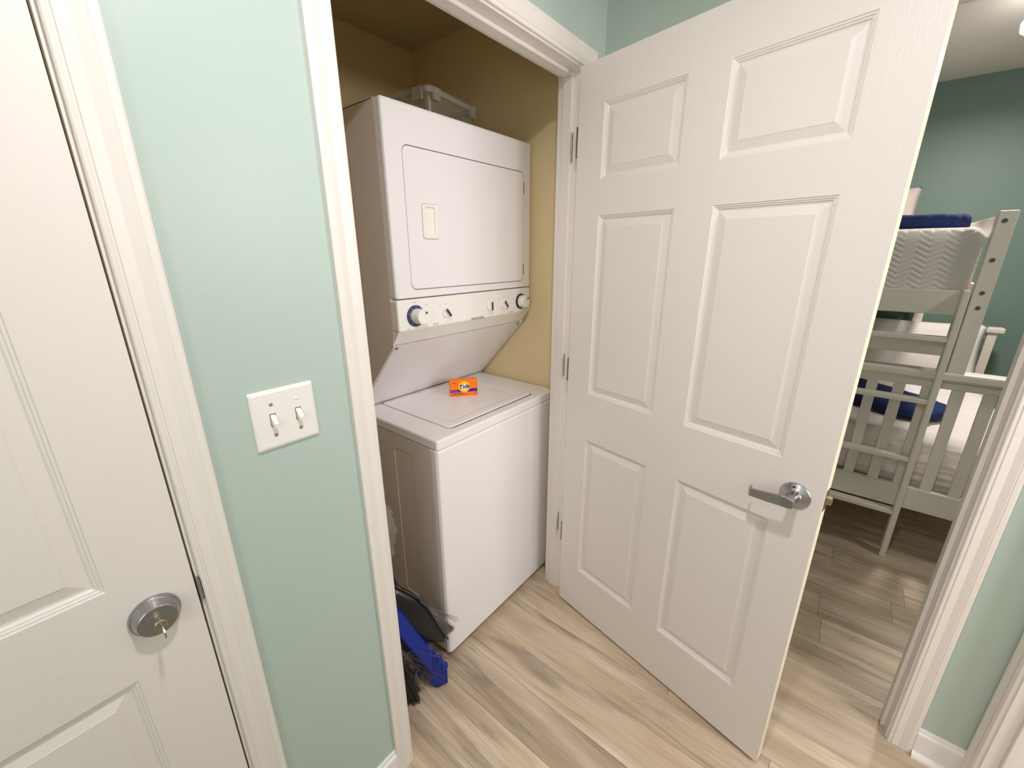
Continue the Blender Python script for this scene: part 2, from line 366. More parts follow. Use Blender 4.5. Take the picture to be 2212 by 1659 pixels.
# deadbolt on door 1 (door space: y<0 is out of the face)
dx, dz = DW-.0585, .918
bm = bmesh.new(); lathe(bm, [(.0345, 0), (.0345, .003), (.0335, .006), (.0325, .0075), (.0315, .008), (.0265, .0215), (.025, .0225), (.001, .0225)], (dx, 0, dz), (0, -1, 0), 48)
db = mk('deadbolt', fixn(bm), STEEL, d1, 'round brushed nickel deadbolt with key', smooth=False)
bm = bmesh.new(); lathe(bm, [(.0088, .0225), (.0088, .0245), (.0078, .0252), (.0005, .0252)], (dx+.001, 0, dz-.009), (0, -1, 0), 24); mk('lock_cylinder', fixn(bm), BRASS, db)
bm = bmesh.new(); L1 = rr(dx-.0165, dz+.004, dx+.0165, dz+.0125, .003, 3); L2 = rr(dx-.0158, dz+.0047, dx+.0158, dz+.0118, .003, 3)
loft(bm, [[(u, -.0225, v) for u, v in L1], [(u, -.0229, v) for u, v in L1], [(u, -.0229, v) for u, v in L2], [(u, -.0225, v) for u, v in L2]], False, False); mk('name_plate_rim', fixn(bm), STEEL, db)
bm = bmesh.new()
kx, kz = dx+.001, dz-.009
loft(bm, [[(kx-.0008, -.024, kz-.004), (kx+.0008, -.024, kz-.004), (kx+.0008, -.024, kz+.004), (kx-.0008, -.024, kz+.004)], [(kx-.0008, -.033, kz-.004), (kx+.0008, -.033, kz-.004), (kx+.0008, -.033, kz+.004), (kx-.0008, -.033, kz+.004)]])
for a0 in range(1):
    ring = [(math.cos(t*math.pi/6)*.0105, math.sin(t*math.pi/6)*.0115) for t in range(12)]
    loft(bm, [[(kx-.0011, -.042+v, kz-.001+u) for u, v in ring], [(kx+.0011, -.042+v, kz-.001+u) for u, v in ring]])
mk('key', fixn(bm), BRASS, db, 'brass key in the lock')
# lever handle on door 2
rx, rz = .779, .907
bm = bmesh.new(); lathe(bm, [(.0345, 0), (.0345, .0025), (.033, .0045), (.018, .015), (.0165, .0175), (.0145, .019), (.001, .019)], (rx, 0, rz), (0, -1, 0), 48)
lh = mk('door_handle', fixn(bm), STEEL, d2, 'brushed nickel lever handle')
bm = bmesh.new(); lathe(bm, [(.011, .015), (.0105, .040), (.0118, .058), (.0105, .066), (.001, .067)], (rx+.003, 0, rz+.008), (0, -1, 0), 24); mk('neck', fixn(bm), STEEL, lh, smooth=True)
bm = bmesh.new(); rings = []
for x, y, z, hh, tt in ((.795, -.0655, .912, .0005, .001), (.793, -.0655, .913, .009, .004), (.785, -.066, .915, .0128, .0065), (.768, -.0665, .9155, .0135, .007), (.745, -.066, .911, .0125, .006), (.715, -.0645, .9065, .011, .0055), (.699, -.064, .9045, .0102, .0055), (.695, -.0615, .9045, .0100, .0052), (.6935, -.055, .9045, .0098, .0035), (.6935, -.042, .9045, .0092, .0022)):
    if y > -.06: rings.append([(x-tt/2, y, z-hh), (x-tt/2, y, z+hh), (x+tt/2, y, z+hh), (x+tt/2, y, z-hh)])
    else: rings.append([(x, y-tt/2, z-hh), (x, y-tt/2, z+hh), (x, y+tt/2, z+hh), (x, y+tt/2, z-hh)])
loft(bm, rings); mk('lever', fixn(bm), STEEL, lh, bevel=.0022, seg=3)
bm = bmesh.new(); lathe(bm, [(.0036, .0085), (.0036, .0105), (.0005, .0105)], (rx-.0035, 0, rz+.0245), (0, -1, 0), 16); mk('release_hole', fixn(bm), BLACK, lh)
la = mk('latch_plate', B(DW, .005, .888, DW+.0012, .030, .946), BRASS, d2, bevel=.0004)
mk('latch_bolt', B(DW, .0105, .908, DW+.0125, .0245, .926), BRASS, la, bevel=.002)
# hinges: leaf in the gap on the door's edge, knuckle at the pivot
for z in (1.78, 1.022, .30):
    bm = B((-.0075, .0006, z, -.0004, .036, z+.089)); tube(bm, [(-.002, .0405, z), (-.002, .0405, z+.089)], .0045, 12)
    mk('hinge', fixn(bm), STEELD, d2, 'dull metal hinge')
    mk('hinge_leaf', B(WO-.0014, .001, z+.012, WO-.0001, .032, z+.101), TRIM, tr2)
    mk('hinge_leaf', B(WO-.0018, .032, z+.012, WO-.0001, .0355, z+.101), STEELD, tr2, 'dull metal edge of hinge leaf')

# ------------------------------------------------------------------ light switch
sx, sz = -.2446, 1.1464
ls = empty('light_switch', (sx+.058, 0, sz), 'white double toggle light switch on the mint wall', 'light switch')
bm = bmesh.new()
T0 = (sx+.058-.023, sx+.058+.023)
hol = [rr(c-.0055, sz+.057-.012, c+.0055, sz+.057+.012, .0008, 1) for c in T0]
o1 = rr(sx, sz, sx+.116, sz+.114, .003, 3); o2 = rr(sx+.006, sz+.006, sx+.11, sz+.108, .002, 3)
loft(bm, [[(u, -.0002, v) for u, v in o1], [(u, -.002, v) for u, v in o1], [(u+(.0015 if u < sx+.058 else -.0015), -.0045, v+(.0015 if v < sz+.05 else -.0015)) for u, v in o1], [(u, -.006, v) for u, v in o2]], True, False)
plate(bm, o2, hol, lambda u, v: (u, -.006, v))
mk('switch_plate', fixn(bm), PLAST, ls)
for k, c in enumerate(T0):
    zc = sz+.057
    mk('toggle_socket', B(c-.0055, -.0045, zc-.012, c+.0055, -.0005, zc+.012), GAP, ls)
    bm = bmesh.new()
    loft(bm, [[(c-.0046, -.005, zc-.010), (c+.0046, -.005, zc-.010), (c+.0046, -.005, zc+.0105), (c-.0046, -.005, zc+.0105)],
              [(c-.0046, -.0085, zc-.0095), (c+.0046, -.0085, zc-.0095), (c+.0046, -.0085, zc+.0075), (c-.0046, -.0085, zc+.0075)],
              [(c-.0038, -.0185, zc-.0125), (c+.0038, -.0185, zc-.0125), (c+.0038, -.019, zc-.0045), (c-.0038, -.019, zc-.0045)]])
    mk('toggle', fixn(bm), PLAST, ls, bevel=.0007)
    for zz in (zc+.0302, zc-.0302):
        bm = bmesh.new(); lathe(bm, [(.0034, .0055), (.0034, .0064), (.002, .0072), (.0002, .0074)], (c, 0, zz), (0, -1, 0), 16)
        mk('screw', fixn(bm), SCREW if (k == 0 or zz < zc) else PLAST, ls)

# ------------------------------------------------------------------ stacked laundry machine
X0, X1 = .2966, .983; YF, YD, YB = .1422, .2909, .88
ZB, ZC, ZT = .0323, .8930, .9254; Z0, Z1, Z2 = 1.257, 1.3590, 1.907
lm = empty('laundry_machine', ((X0+X1)/2, .5, 0), 'tall white stacked washer and dryer inside the closet', 'washer dryer')
mk('washer_cabinet', B(X0+.003, YF+.038, ZB+.003, X1-.003, YB, ZC-.004), APPL, lm)
bm = bmesh.new(); hs = [rr(.278, .205, .382, .833, .018), rr(.440, .205, .570, .833, .018), rr(.63, .205, .76, .833, .018)]
fx = lambda d: (lambda u, v: (X0+d, u, v))
sp = [(YF+.0395, ZB), (YB, ZB), (YB, ZC-.004), (YF+.0395, ZC-.004)]
plate(bm, sp, hs, fx(0))
for h in hs:
    cx = sum(p[0] for p in h)/len(h); cz = sum(p[1] for p in h)/len(h)
    ins = lambda d: [(u+(d if u < cx else -d), v+(d if v < cz else -d)) for u, v in h]
    loft(bm, [[(X0+e_, u, v) for u, v in ins(d)] for d, e_ in ((0, 0), (.003, .004), (.02, .005), (.024, .0025), (.03, .0025))], False, True)
loft(bm, [[(X0+.0015, u, v) for u, v in sp], [(X0, u, v) for u, v in sp]], True, False)
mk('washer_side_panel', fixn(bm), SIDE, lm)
bm = bmesh.new(); R_ = .014
pf = [(X0, YF+.038), (X0, YF+R_), (X0+R_*.3, YF+R_*.3), (X0+R_, YF), (X1-R_, YF), (X1-R_*.3, YF+R_*.3), (X1, YF+R_), (X1, YF+.038)]
loft(bm, [[(x, y, z) for x, y in pf] for z in (ZB, ZC-.012)]+[[((X0+X1)/2+(x-(X0+X1)/2)*.997, y+.004, ZC-.004) for x, y in pf]])
mk('washer_front_panel', fixn(bm), APPT, lm, bevel=.003, seg=3)
for x in (X0+.03, X1-.03):
    for y in (YF+.05, YB-.05):
        bm = bmesh.new(); lathe(bm, [(.018, 0), (.018, .015), (.012, .03), (.012, ZB+.004)], (x, y, 0), (0, 0, 1), 16); mk('foot', fixn(bm), BLACK, lm)
# washer top with lid well
bm = bmesh.new()
LX0, LX1, LY0, LY1 = .392, .868, .190, .588
oo = rr(X0+.008, YF+.008, X1-.008, YB-.002, .004, 3); o0 = rr(X0, YF, X1, YB, .010, 3)
well = rr(LX0-.003, LY0-.009, LX1+.0025, LY1+.004, .022, 5)
loft(bm, [[(u, v, ZC) for u, v in o0], [(u, v, ZT-.006) for u, v in o0], [(u+(.0025 if u < .6 else -.0025), v+(.0025 if v < .5 else -.0025), ZT-.0018) for u, v in o0], [(u, v, ZT) for u, v in oo]], True, False)
plate(bm, oo, [well], lambda u, v: (u, v, ZT))
loft(bm, [[(u, v, ZT) for u, v in well], [(u, v, ZT-.012) for u, v in well]], False, True)
mk('washer_top', fixn(bm), APPL, lm)
mk('lid_gap_shade', B(LX0+.006, LY0-.0088, ZT-.0118, LX1-.006, LY0+.012, ZT-.0025), CAPG, lm, 'dark strip painted as the shadow line under the front edge of the lid')  # grey strip paints the shade in the lid gap, no real part
bm = bmesh.new()
a_ = rr(LX0, LY0, LX1, LY1, .020, 5); cx_, cy_ = (LX0+LX1)/2, (LY0+LY1)/2
ii = lambda d: [(u+(d if u < cx_ else -d), v+(d if v < cy_ else -d)) for u, v in a_]
loft(bm, [[(u, v, ZT-.0015) for u, v in a_], [(u, v, ZT+.001) for u, v in a_], [(u, v, ZT+.0028) for u, v in ii(.003)], [(u, v, ZT+.0028) for u, v in ii(.030)], [(u, v, ZT+.0012) for u, v in ii(.045)]])
lid = mk('washer_lid', fixn(bm), APPL, lm)
# dryer
prof = [(YD+.033, Z2-.004), (YB, Z2-.004), (YB, ZT), (.604, ZT), (.345, 1.205), (YD+.033, 1.235)]
bm = bmesh.new(); loft(bm, [[(X0+.004, y, z) for y, z in prof], [(X1-.004, y, z) for y, z in prof]]); mk('dryer_cabinet', fixn(bm), APPL, lm)
sprof = [(YD+.034, Z2-.002), (YB, Z2-.002), (YB, ZT+.001), (.590, ZT+.001), (.331, 1.205), (YD+.034, 1.245)]
for xx, s in ((X0, 1), (X1, -1)):
    bm = bmesh.new(); h = rr(.47, 1.17, .80, 1.775, .02)
    plate(bm, sprof, [h], lambda u, v: (xx, u, v))
    cx, cz = .635, 1.48; ins = lambda d: [(u+(d if u < cx else -d), v+(d if v < cz else -d)) for u, v in h]
    loft(bm, [[(xx+s*e_, u, v) for u, v in ins(d)] for d, e_ in ((0, 0), (.002, .0025), (.02, .003))], False, True)
    loft(bm, [[(xx+s*.006, u, v) for u, v in sprof], [(xx, u, v) for u, v in sprof]], True, False)
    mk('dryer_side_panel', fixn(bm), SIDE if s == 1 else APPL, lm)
mk('top_cover', B(X0, YD+.034, Z2-.006, X1, YB, Z2), APPL, lm, bevel=.002)
bm = bmesh.new()
door = rr(.356, 1.3855, .936, 1.7995, .022, 6)
o0 = rr(X0, Z1+.0015, X1, Z2, .008, 3); oo = rr(X0+.008, Z1+.004, X1-.008, Z2-.008, .006, 3)
loft(bm, [[(u, YD+.033, v) for u, v in o0], [(u, YD+.008, v) for u, v in o0], [(u+(.0025 if u < .6 else -.0025), YD+.0025, v+(.001 if v < 1.6 else -.0025)) for u, v in o0], [(u, YD, v) for u, v in oo]], True, False)
plate(bm, oo, [door], lambda u, v: (u, YD, v)); loft(bm, [[(u, YD, v) for u, v in door], [(u, YD+.018, v) for u, v in door]], False, True)
mk('dryer_front_panel', fixn(bm), APPL, lm)
bm = bmesh.new()
din = rr(.3585, 1.388, .9335, 1.797, .020, 6); cx, cz = .646, 1.59
ins = lambda l, d: [(u+(d if u < cx else -d), v+(d if v < cz else -d)) for u, v in l]
hh = rr(.415, 1.5405, .4815, 1.646, .010, 4)
loft(bm, [[(u, YD+.016, v) for u, v in din], [(u, YD+.001, v) for u, v in din], [(u, YD-.0005, v) for u, v in ins(din, .0015)]], True, False)
plate(bm, ins(din, .0015), [hh], lambda u, v: (u, YD-.0005, v)); loft(bm, [[(u, YD-.0005, v) for u, v in hh], [(u, YD+.004, v) for u, v in hh]], False, True)
dd = mk('dryer_door', fixn(bm), APPL, lm)
bm = bmesh.new(); cx, cz = .448, 1.593
l1 = rr(.4162, 1.5417, .4803, 1.6448, .009, 4); l3 = rr(.430, 1.556, .4665, 1.636, .006, 4)
loft(bm, [[(u, YD+.002, v) for u, v in l1], [(u, YD-.003, v) for u, v in l1], [(u, YD-.0045, v) for u, v in ins(l1, .002)], [(u, YD-.0035, v) for u, v in l3], [(u, YD+.003, v) for u, v in ins(l3, .001)]], True, True)
mk('door_pull', fixn(bm), CREAM, dd, 'recessed cream finger pull')
for z in (1.722, 1.4135):
    mk('door_hinge', B(.9338, YD-.0012, z, .9372, YD+.004, z+.041), STEELD, dd, bevel=.0005)
# control panel
bm = bmesh.new(); cp = rr(X0, Z0, X1, Z1-.001, .008, 3); cpi = rr(X0+.006, Z0+.006, X1-.006, Z1-.004, .005, 3)
loft(bm, [[(u, YD+.034, v) for u, v in cp], [(u, YD+.006, v) for u, v in cp], [(u+(.002 if u < .6 else -.002), YD+.0015, v+(.002 if v < 1.3 else -.001)) for u, v in cp], [(u, YD, v) for u, v in cpi]])
ctl = mk('control_panel', fixn(bm), PLAST, lm)
bm = bmesh.new(); q = [(YD+.006, Z0+.001), (.331, 1.213), (.3335, 1.2105), (.345, 1.222), (YD+.034, Z0+.001)]
loft(bm, [[(X0+.001, y, z) for y, z in q], [(X1-.001, y, z) for y, z in q]]); mk('lower_trim_strip', fixn(bm), PLAST, lm)
bm = bmesh.new(); q = [(.3325, 1.2085), (.5865, ZT+.006), (.600, ZT+.006), (.346, 1.2085)]
loft(bm, [[(X0+.012, y, z) for y, z in q], [(X1-.012, y, z) for y, z in q]]); sl = mk('slanted_panel', fixn(bm), APPT, lm, bevel=.0015)
nrm = Vector((0, -.2795, -.256)).normalized()
for x in (X0+.020, X1-.020):
    bm = bmesh.new(); lathe(bm, [(.0055, 0), (.0055, .002), (.003, .003), (.0005, .0032)], (x, .342, 1.197), nrm, 14); mk('screw', fixn(bm), STEELD, sl)
def marks(cx, cz, r0, r1, angs, name='dial_markings', lab=None):
    bm = bmesh.new()
    for a in angs:
        a = math.radians(a); u = Vector((math.sin(a), 0, math.cos(a))); v = Vector((math.cos(a), 0, -math.sin(a)))
        c = Vector((cx, YD-.0003, cz)); pts = [c+u*r0-v*.0004, c+u*r1-v*.0004, c+u*r1+v*.0004, c+u*r0+v*.0004]
        bm.faces.new([bm.verts.new(p) for p in pts])
    mk(name, fixn(bm), PRINT, ctl, kind='stuff')
def words(L_):
    # the photograph's dial captions are too small to read: plain strokes of their length
    for t, x, z, s in L_:
        bm = bmesh.new(); h_ = min(.0075, len(t)*s*.22); bm.faces.new([bm.verts.new((x+a, YD-.0003, z+b)) for a, b in ((-h_, -.0007), (h_, -.0007), (h_, .0007), (-h_, .0007))]); mk('small_print', bm, PRINT, ctl)
def big_dial(cx, r, m_, name, kp=.0425):
    cz = 1.304
    bm = bmesh.new(); lathe(bm, [(r, 0), (r, .003), (r*.97, .0045), (r*.72, .006), (.001, .006)], (cx, YD, cz), (0, -1, 0), 40); rg = mk(name, fixn(bm), m_, ctl)
    bm = bmesh.new(); lathe(bm, [(.0245, .006), (.0245, .03), (.0235, kp-.0015), (.0225, kp), (.001, kp)], (cx, YD, cz), (0, -1, 0), 40); mk('knob', fixn(bm), PLAST, rg, 'round white knob')
    bm = bmesh.new(); bm.faces.new([bm.verts.new((cx+.006+u, YD-kp-.0003, cz+.006+v)) for u, v in ((0, .003), (.003, .013), (.0065, .008), (.0115, .010), (.009, .003), (.005, .006), (.004, .001))])
    mk('pointer', fixn(bm), BLACK, rg)
    bm = bmesh.new()
    for k in range(10):
        a = math.radians(36*k); c = Vector((cx+math.sin(a)*r*.87, YD-.0062, cz+math.cos(a)*r*.87)); bmesh.ops.create_circle(bm, cap_ends=True, radius=.0012, segments=8, matrix=Matrix.Translation(c)@Matrix.Rotation(math.pi/2, 4, 'X'))
    mk('dial_dots', bm, WHITEP, rg, kind='stuff')
big_dial(.364, .0345, NAVYD, 'dryer_dial'); big_dial(.916, .0315, DKDIAL, 'washer_dial', .033)
def small_dial(cx, ang, cz=1.302):
    bm = bmesh.new(); lathe(bm, [(.0175, 0), (.0175, .004), (.0165, .006), (.001, .006)], (cx, YD, cz), (0, -1, 0), 32); dk = mk('selector_dial', fixn(bm), PLAST, ctl)
    a = math.radians(ang); u = Vector((math.sin(a), 0, math.cos(a))); v = Vector((math.cos(a), 0, -math.sin(a))); bm = bmesh.new(); c = Vector((cx, 0, cz))
    for L_, wd, ya, yb, m_, nm in ((.0165, .0050, .004, .015, PLAST, 'grip'), (.0160, .0044, .0150, .0172, GREYP, 'grip_insert')):
        bm = bmesh.new()
        loft(bm, [[c+u*(s1*L_)+v*(s2*wd)+Vector((0, YD-y, 0)) for s1, s2 in ((1, 1), (1, -1), (-1, -1), (-1, 1))] for y in (ya, yb)]); mk(nm, fixn(bm), m_, dk, bevel=.0012)
    marks(cx, cz, .021, .0265, (-45, 0, 45))
small_dial(.496, -38); small_dial(.722, 0); small_dial(.808, -38)
marks(.364, 1.304, .038, .041, range(0, 360, 45)); marks(.917, 1.304, .035, .038, range(0, 360, 45))
words([('High', .468, 1.325, .005), ('Medium', .496, 1.331, .005), ('Low', .524, 1.325, .005), ('Temp', .496, 1.271, .006), ('Hot', .694, 1.325, .005), ('Warm', .722, 1.331, .005), ('Cold', .750, 1.325, .005), ('Load', .722, 1.271, .006),
       ('Small', .780, 1.325, .005), ('Med', .808, 1.331, .005), ('Large', .836, 1.325, .005), ('Water', .806, 1.271, .006), ('Normal', .364, 1.3475, .006), ('Automatic', .411, 1.335, .006), ('Timed', .418, 1.303, .006), ('Off', .917, 1.3445, .005), ('Heavy', .870, 1.318, .005), ('Rinse', .868, 1.298, .005), ('Spin', .876, 1.275, .005), ('Push to start', .333, 1.265, .0055), ('Pull to start', .953, 1.268, .005)])
text('brand_lettering', 'FRIGIDAIRE', .0135, (.654, YD-.0004, 1.263), (1, 0, 0), (0, 0, 1), LOGO, ctl, depth=.0004)
text('word_dryer', 'dryer', .012, (.447, YD-.0004, 1.268), (1, 0, 0), (0, 0, 1), PRINT, ctl, depth=.0001, shear=.25)
text('word_washer', 'washer', .010, (.856, YD-.0004, 1.266), (1, 0, 0), (0, 0, 1), PRINT, ctl, depth=.0001, shear=.25)

# detergent carton
A0 = Vector((.6165, .4245, ZT+.0014)); ux = Vector((.093, -.069, 0)).normalized(); nn = Vector((-.069, -.093, 0)).normalized(); uz = Vector((0, 0, 1))
WB, HB, DB = .1155, .071, .030
tb = empty('detergent_box', A0+ux*WB/2-nn*DB/2, 'small orange laundry detergent carton with yellow bullseye standing on the washer lid', 'box')
def P(u, v, t=0): return A0+ux*u+uz*v+nn*t
bm = bmesh.new(); loft(bm, [[P(0, 0), P(WB, 0), P(WB, HB), P(0, HB)], [P(0, 0, -DB), P(WB, 0, -DB), P(WB, HB, -DB), P(0, HB, -DB)]]); cart = mk('carton', fixn(bm), ORANGE, tb, bevel=.0022, seg=3)
def quad(nm, pts, m_, t=.0003, par=None):
    bm = bmesh.new(); bm.faces.new([bm.verts.new(P(u, v, t)) for u, v in pts]); return mk(nm, bm, m_, par or cart)
quad('indigo_band', [(.003, .0165), (WB-.002, .0175), (WB-.002, .031), (.003, .029)], NAVYP)
for k, (r, m_) in enumerate(((.0235, YEL), (.0185, ORANGE), (.0168, YEL), (.013, WHITEP))):
    c = (.0595, .040); quad('emblem_ring', [(c[0]+r*math.cos(2*math.pi*i/40), c[1]+r*math.sin(2*math.pi*i/40)*1.02) for i in range(40)], m_, .0005+.0002*k)
text('brand_lettering', 'Tide', .0245, P(.0585, .0405, .0014), ux*.98+uz*.10, uz-ux*.02, NAVYP, cart, depth=.0002, shear=.22, bold=.0007)
for k, (u0, v0, u1, v1, m_) in enumerate(((.009, .0585, .024, .061, BROWNP), (.009, .0555, .028, .0572, BROWNP), (.007, .0245, .030, .027, LILAC), (.007, .0195, .036, .022, LILAC), (.008, .0105, .058, .013, BROWNP), (.008, .0065, .070, .009, BROWNP))):
    quad('small_print', [(u0, v0), (u1, v0), (u1, v1), (u0, v1)], m_, .0008)
quad('small_print', [(.100, .0105), (.111, .0105), (.111, .0135), (.100, .0135)], BROWNP, .0008)

# clear storage bin on the dryer
bn = empty('storage_bin', (.75, .55, Z2), 'clear frosted plastic storage bin lying on top of the dryer', 'bin')
an = math.radians(10); bu = Vector((math.cos(an), math.sin(an), 0)); bv = Vector((-math.sin(an), math.cos(an), 0)); bo = Vector((.600, .437, Z2))
def bq(u, v, z): return bo+bu*u+bv*v+Vector((0, 0, z))
LB, SB, HBn = .30, .19, .133
def ring(d, z, r=.02): return [bq(u, v, z) for u, v in rr(d, d, LB-d, SB-d, r, 4)]
bm = bmesh.new(); loft(bm, [ring(.026, .0015), ring(.022, .006), ring(.012, .100), ring(.011, .118), ring(.013, .118), ring(.014, .100), ring(.024, .008), ring(.028, .004)]); mk('tub', fixn(bm), BIN, bn, smooth=False)
bm = bmesh.new(); loft(bm, [ring(.008, .110), ring(-.001, .112), ring(-.001, .128), ring(.002, HBn), ring(.010, HBn), ring(.011, .118)], False, False); mk('rim', fixn(bm), BINR, bn)
for u, v in ((.02, -.002), (LB-.06, -.002), (-.002, .03)):
    pts = ((u, v-.003), (u+.035, v-.003), (u+.035, v+.006), (u, v+.006)) if v < 0 else ((u-.003, v), (u+.006, v), (u+.006, v+.04), (u-.003, v+.04))
    bm = bmesh.new(); loft(bm, [[bq(a, b, .092) for a, b in pts], [bq(a, b, .130) for a, b in pts]]); mk('clip', fixn(bm), BINR, bn)

# ------------------------------------------------------------------ cleaning tools behind the left jamb
def V3(l): return [Vector(p) for p in l]
# black dustpan leaning on its handle
dp = empty('dustpan', (.18, .2, 0), 'shiny black upright dustpan in the gap left of the washer', 'dustpan')
top = V3([(.100, .232, .490), (.147, .190, .426), (.171, .170, .400), (.187, .156, .378), (.208, .137, .335), (.229, .119, .261), (.2535, .097, .182)])
low = V3([(.085, .235, .220), (.123, .205, .202), (.142, .190, .193), (.165, .170, .188), (.190, .148, .184), (.222, .120, .179), (.252, .097, .174)])
fr_ = Vector((-.066, -.035, -.012)); bk = Vector((.012, .028, .004))
bm = bmesh.new()
rings = []
for i, (a, b) in enumerate(zip(top, low)):
    s = 1-i/6; m1 = a.lerp(b, .42)+fr_*(.28+.5*s)
    rings.append([a+bk, a, a.lerp(b, .18)+fr_*.22*(.4+s), m1, b.lerp(a, .12)+fr_*.42*(.35+s), b, b+bk])
loft(bm, rings); mk('pan', fixn(bm), BLACK, dp, smooth=True, sub=1)
bm = bmesh.new(); tube(bm, [a+fr_*.03 for a in top], .0032, 8); mk('rim', bm, GREYP, dp, smooth=True)
bm = bmesh.new(); loft(bm, [[top[3]+Vector((-.004, -.006, -.012)), top[3]+Vector((.004, 0, .006)), top[3]+Vector((.012, .008, .004)), top[3]+Vector((.006, .004, -.012))], [top[4]+Vector((-.004, -.006, -.006)), top[4]+Vector((.004, 0, .012)), top[4]+Vector((.012, .008, .010)), top[4]+Vector((.006, .004, -.008))]]); mk('broom_clip', fixn(bm), GREYP, dp, bevel=.002)
bm = bmesh.new(); tube(bm, [(.105, .232, .47), (.05, .29, .80), (-.02, .37, 1.25)], .009, 12); mk('handle', bm, BLACK, dp, smooth=True)
bm = bmesh.new(); tube(bm, [(.088, .238, .24), (.09, .30, .12), (.06, .36, .012)], .012, 10); mk('support', bm, BLACK, dp, smooth=True)
# grey broom standing behind the pan
br = empty('hand_broom', (.25, .16, 0), 'grey bristle broom head poking out behind the black dustpan', 'broom')
def bundle(bm, A, Bs, n, r, seed, jit=.004, sag=0.0, taper=.5):
    rn = random.Random(seed)
    for k in range(n):
        a = Vector(A[0]).lerp(Vector(A[1]), rn.random())+Vector((rn.uniform(-jit, jit), rn.uniform(-jit, jit), rn.uniform(-jit, jit)))
        t = rn.random(); b = Vector(Bs[0]).lerp(Vector(Bs[1]), t)+Vector((rn.uniform(-jit, jit), rn.uniform(-jit, jit), rn.uniform(-jit, jit)))
        m = (a+b)/2+Vector((rn.uniform(-jit, jit), rn.uniform(-jit, jit), rn.uniform(-jit, jit)+sag))
        tube(bm, [a, m, b], [r, r*.9, r*taper], 4, False)
bm = bmesh.new(); bundle(bm, [(.205, .180, .335), (.200, .178, .275)], [(.291, .100, .196), (.268, .118, .170)], 90, .0013, 3, .004, .006)
for q in ((.300, .0905, .232), (.296, .094, .226), (.302, .090, .240), (.290, .098, .228)): tube(bm, [(.215, .17, .315), (.26, .128, .275), q], .0009, 4, False)
mk('bristles', bm, BRISTB, br, kind='stuff')
bm = bmesh.new(); loft(bm, [[Vector((.165, .215, .345))+Vector(o) for o in ((-.01, -.01, 0), (.02, -.01, 0), (.02, .03, 0), (-.01, .03, 0))], [Vector((.198, .19, .27))+Vector(o) for o in ((-.01, -.01, 0), (.02, -.01, .03), (.02, .02, .03), (-.01, .02, 0))]]); mk('head', fixn(bm), GREYP, br, bevel=.003)
bm = bmesh.new(); tube(bm, [(.17, .23, .33), (.10, .33, .75), (.03, .42, 1.2)], .010, 12); mk('handle', bm, GREYP, br, smooth=True)
# blue dustpan with comb teeth, end on the floor
bd = empty('blue_dustpan', (.17, .13, 0), 'royal blue plastic dustpan with comb teeth standing on the floor left of the washer', 'dustpan')
Tp = V3([(.060, .205, .470), (.120, .163, .362), (.187, .103, .168)]); Bt = V3([(.050, .210, .300), (.113, .168, .205), (.176, .112, .030)])
off = Vector((.05, .055, -.02)); bm = bmesh.new()
rings = []
for a, b in zip(Tp, Bt):
    mid = a.lerp(b, .45)+Vector((-.018, -.022, .004)); rings.append([a, mid, b, b+off*.3, a.lerp(b, .5)+off*.35, a+off*.3])
loft(bm, rings); pan2 = mk('pan', fixn(bm), BLUEP, bd, bevel=.003)
bm = bmesh.new(); tube(bm, [r[1]+Vector((-.001, -.001, .001)) for r in rings], .003, 6); mk('ridge', bm, BLUEP, bd, smooth=True)
E0, E1 = Vector((.196, .118, .170)), Vector((.192, .104, .004))
q = [(.187, .103, .160), (.214, .082, .110), (.222, .074, .075), (.221, .0735, .020), (.191, .100, .002), (.172, .118, .030)]
bm = bmesh.new(); loft(bm, [V3(q), [Vector(p)+Vector((.012, .016, 0)) for p in q]]); mk('comb_plate', fixn(bm), BLUEP, bd, bevel=.0015)
for c, s in (((.197, .106, .166), .8), ((.206, .093, .135), 1.05), ((.217, .081, .098), 1.35)):
    bm = bmesh.new(); ax = Vector((.55, .25, .25)).normalized()
    lathe(bm, [(.0005, -.0035), (.008*s, -.003), (.0098*s, 0), (.008*s, .003), (.0005, .0035)], c, Vector((-.25, -.90, .35)), 20)
    for v in bm.verts: v.co.z = c[2]+(v.co.z-c[2])*1.45
    mk('tooth', fixn(bm), BLUEP, bd, smooth=True)
for k in range(5):
    t = k/4; c = Vector((.135, .150, .075)).lerp(Vector((.195, .098, .006)), t); bm = bmesh.new()
    loft(bm, [[c+Vector(o) for o in ((-.007, .006, .03), (.007, -.006, .03), (.010, -.002, .03), (-.004, .010, .03))], [c+Vector(o) for o in ((-.001, .001, 0), (.001, -.001, 0), (.003, .001, 0), (.001, .003, 0))]]); mk('tooth', fixn(bm), BLUEP, bd)
bm = bmesh.new(); tube(bm, [(.062, .215, .40), (.03, .30, .80), (-.03, .42, 1.3)], .011, 12); mk('handle', bm, BLUEP, bd, smooth=True)
